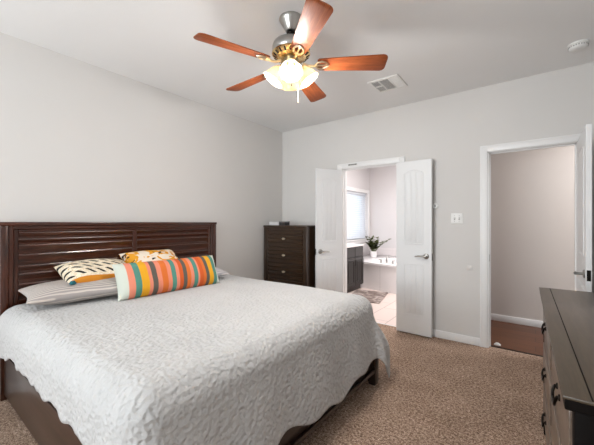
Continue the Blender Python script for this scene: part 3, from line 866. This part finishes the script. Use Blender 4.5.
# ------------------------------------------------------------ bathroom
VX, VY0, VY1, VZ = -2.72, 4.35, 5.762, .85
vn = thing('vanity_cabinet', 'charcoal bathroom vanity cabinet with white countertop under the window', 'vanity cabinet', ((XL + VX) / 2, (VY0 + VY1) / 2, 0))
vd = (VX - XL) / 2; vl = (VY1 - VY0) / 2
MB().box(-vd + .003, vd - .02, -vl, vl, .09, VZ, .002).box(-vd + .003, vd - .07, -vl, vl, 0, .09).build('body', M['vanity'], vn)
MB().box(-vd + .003, vd + .015, -vl - .01, vl + .008, VZ, VZ + .035, .004, 2).box(-vd + .003, -vd + .018, -vl, vl, VZ + .035, .842 + .035, .0).build('countertop', M['counter'], vn)
n = 4; wv = (2 * vl - .02) / n
for k in range(n):
    y0 = -vl + .01 + k * wv; y1 = y0 + wv
    fd = MB().box(vd - .021, vd - .003, y0 + .006, y1 - .006, .655, .835, .003).build('drawer_front', M['vanity'], vn)
    d_ = MB().box(vd - .021, vd - .005, y0 + .006, y1 - .006, .11, .645, .003)
    for a, b, c, e in ((y0 + .006, y0 + .056, .11, .645), (y1 - .056, y1 - .006, .11, .645), (y0 + .056, y1 - .056, .11, .165), (y0 + .056, y1 - .056, .59, .645)):
        d_.box(vd - .006, vd + .002, a, b, c, e, .002)
    d_.box(vd - .006, vd - .001, y0 + .075, y1 - .075, .185, .57, .009)
    d_ = d_.build('cabinet_door', M['vanity'], vn)
    MB().tube([(vd + .0, y1 - .035, .50), (vd + .024, y1 - .035, .50), (vd + .024, y1 - .035, .60), (vd + .0, y1 - .035, .60)], .004, 8).build('pull', M['steel_dark'], d_)

# tub in its deck
TX0, TX1, TY0, TY1, TZ = -3.195, -.975, 5.78, YBB - .013, .53
tb = thing('bathtub', 'white built in bathtub with bowed front panel beyond the bathroom opening', 'bathtub', (-2.0, 6.4, 0))
def bow(x, extra=0):
    u = (x + 1.84) / .83
    return TY0 - .16 * max(0, 1 - u * u) - extra
def tx(x): return x + 2.0
def ty(y): return y - 6.4
N = 28
front = [(tx(TX0 + (TX1 - TX0) * i / N), ty(bow(TX0 + (TX1 - TX0) * i / N))) for i in range(N + 1)]
outl = front + [(tx(TX1), ty(TY1)), (tx(TX0), ty(TY1))]
# skirt: vertical panels under the rim, vanity corner left free
sk = MB(); px0 = -2.86
fr_ = [(tx(px0 + (TX1 - px0) * i / N), ty(bow(px0 + (TX1 - px0) * i / N, -.03))) for i in range(N + 1)]
sk.prism(fr_ + [(p[0], p[1] + .03) for p in fr_[::-1]], 'Z', 0, TZ - .045)
sk.build('front_panel', M['porcelain'], tb)
for x in (-2.36, -2.02, -1.5):
    MB().box(tx(x) - .002, tx(x) + .002, ty(bow(x, -.03)) - .0015, ty(bow(x, -.03)) + .004, .01, TZ - .05).build('panel_seam', M['vent_dark'], tb)
# deck with oval basin
dk = MB(); NB = 64
cxb, cyb, rx_, ry_ = tx(-1.95), ty(6.42), .80, .42
def outline_at(a):
    c_, s_ = math.cos(a), math.sin(a); lo, hi = 0, 4
    for _ in range(40):
        mid = (lo + hi) / 2; X = cxb + c_ * mid; Y = cyb + s_ * mid
        inside = tx(TX0) < X < tx(TX1) and Y < ty(TY1) and Y > ty(bow(X - 2.0)) - 0
        if inside: lo = mid
        else: hi = mid
    return cxb + c_ * lo, cyb + s_ * lo
rings = []
angs = [2 * math.pi * i / NB for i in range(NB)]
o_ = [outline_at(a) for a in angs]
rings.append([dk.bm.verts.new((x, y, TZ - .045)) for x, y in o_])
rings.append([dk.bm.verts.new((x, y, TZ - .006)) for x, y in o_])
rings.append([dk.bm.verts.new((cxb + (x - cxb) * .992, cyb + (y - cyb) * .992, TZ)) for x, y in o_])
for f_, z in ((1.06, TZ), (1.02, TZ + .004), (.98, TZ - .01), (.93, TZ - .12), (.86, TZ - .34), (.70, TZ - .40)):
    rings.append([dk.bm.verts.new((cxb + rx_ * f_ * math.cos(a), cyb + ry_ * f_ * math.sin(a), z)) for a in angs])
for A_, B_ in zip(rings, rings[1:]):
    for i in range(NB): dk.bm.faces.new((A_[i], A_[(i + 1) % NB], B_[(i + 1) % NB], B_[i]))
dk.bm.faces.new(rings[-1])
dk.build('deck', M['porcelain'], tb)
fc = MB()
fx_, fy_ = tx(-2.27), ty(5.82)
fc.lathe([(0, TZ), (.024, TZ), (.022, TZ + .012), (.014, TZ + .02), (0, TZ + .02)], 18, c=(fx_, fy_, 0))
fc.tube([(fx_, fy_, TZ + .015), (fx_, fy_, TZ + .10), (fx_ + .002, fy_ + .03, TZ + .13), (fx_ + .004, fy_ + .08, TZ + .125), (fx_ + .005, fy_ + .11, TZ + .10)], [.016, .014, .013, .012, .012], 12)
fau = fc.build('faucet', M['nickel'], tb)
for dx_ in (-.12, .12):
    hmb = MB(); X = fx_ + dx_; Y = fy_ - .01 + (.03 if dx_ < 0 else 0)
    hmb.lathe([(0, TZ), (.022, TZ), (.020, TZ + .014), (.013, TZ + .03), (.016, TZ + .05), (.012, TZ + .062), (0, TZ + .064)], 18, c=(X, Y, 0))
    hmb.tube([(X, Y, TZ + .055), (X + .045 * (1 if dx_ > 0 else -1), Y, TZ + .06)], .006, 8)
    hmb.build('tap_handle', M['nickel'], fau)

# plant on the tub deck
pl = thing('potted_plant', 'leafy green plant in a white pot on the tub deck below the window', 'potted plant', (-2.885, 6.62, TZ))
MB().lathe([(0, 0), (.058, 0), (.064, .004), (.072, .06), (.080, .135), (.082, .142), (.074, .142), (.070, .12), (0, .118)], 32).build('pot', M['porcelain'], pl)
MB().lathe([(0, .121), (.069, .120)], 24).build('soil', M['soil'], pl)
lf = MB(); stm = MB()
def leaf(m, p, d, up, L_, w_):
    d = d.normalized(); s = d.cross(up)
    s = s.normalized() if s.length > 1e-4 else Vector((1, 0, 0)); nrm = s.cross(d)
    prof = [(0, .06), (.2, .7), (.45, 1), (.7, .75), (.9, .3), (1, .02)]
    L0 = []; R0 = []; C0 = []
    for t, k in prof:
        c = p + d * (L_ * t) - Vector((0, 0, 1)) * (L_ * .22 * t * t)
        C0.append(m.bm.verts.new(c)); L0.append(m.bm.verts.new(c + s * (w_ * k) + nrm * (.2 * w_ * k))); R0.append(m.bm.verts.new(c - s * (w_ * k) + nrm * (.2 * w_ * k)))
    for i in range(len(prof) - 1):
        m.bm.faces.new((L0[i], C0[i], C0[i + 1], L0[i + 1])); m.bm.faces.new((C0[i], R0[i], R0[i + 1], C0[i + 1]))
for k in range(24):
    a = 2 * math.pi * k / 24 + random.uniform(-.2, .2); lean = random.uniform(.10, .62)
    Ls = random.uniform(.20, .36)
    if k in (0, 1): lean = .85; Ls = .40
    p0 = Vector((.035 * math.cos(a), .035 * math.sin(a), .118)); pts = []
    for i in range(7):
        t = i / 6; rad = Ls * math.sin(lean * (.5 + .6 * t)) * t
        pts.append(p0 + Vector((math.cos(a) * rad, math.sin(a) * rad, Ls * t * math.cos(lean * .7) - .05 * lean * t * t)))
    stm.tube(pts, [.004 - .0025 * i / 6 for i in range(7)], 6)
    for i in range(2, 7):
        dr_ = (pts[i] - pts[i - 1]).normalized()
        for s_ in (-1, 1):
            sd_ = Vector((-math.sin(a), math.cos(a), .15)) * s_
            leaf(lf, pts[i], dr_ * .5 + sd_ + Vector((0, 0, random.uniform(-.1, .4))), Vector((0, 0, 1)), random.uniform(.06, .085), random.uniform(.026, .036))
    leaf(lf, pts[-1], (pts[-1] - pts[-2]), Vector((0, 0, 1)), .08, .018)
stm.build('stem', M['stem'], pl)
lf.build('foliage', M['leaf'], pl)

rg = MB().box(-.29, .29, -.42, .42, 0, .018, .008, 3).build('bath_rug', M['rug'], loc=(-2.37, 5.17, .0005))
rg.rotation_euler = (0, 0, R(12))
tag(rg, 'mottled grey bath rug on the tiles in front of the vanity cabinet', 'rug')

# blind in the bathroom window
bd = thing('window_blind', 'white horizontal slat blind lowered over the bathroom window', 'blind', (XL - .055, (WY0 + WY1) / 2, WZ0))
MB().box(-.028, .028, -hy + .012, hy - .012, hz - .05, hz - .004, .003).build('headrail', M['slat'], bd)
for k in range(23):
    z = .045 + k * .0435
    sl = MB().box(-.024, .024, -hy + .016, hy - .016, -.0013, .0013, mat=Matrix.Translation((0, 0, z)) @ Matrix.Rotation(R(50), 4, 'Y'))
    sl.build('slat', M['slat'], bd)
MB().box(-.022, .022, -hy + .016, hy - .016, .006, .022, .003).build('bottom_rail', M['slat'], bd)
for y in (-.55, 0, .55):
    MB().tube([(.026, y, .01), (.026, y, hz - .05)], .0012, 6).build('ladder_cord', M['trim'], bd)
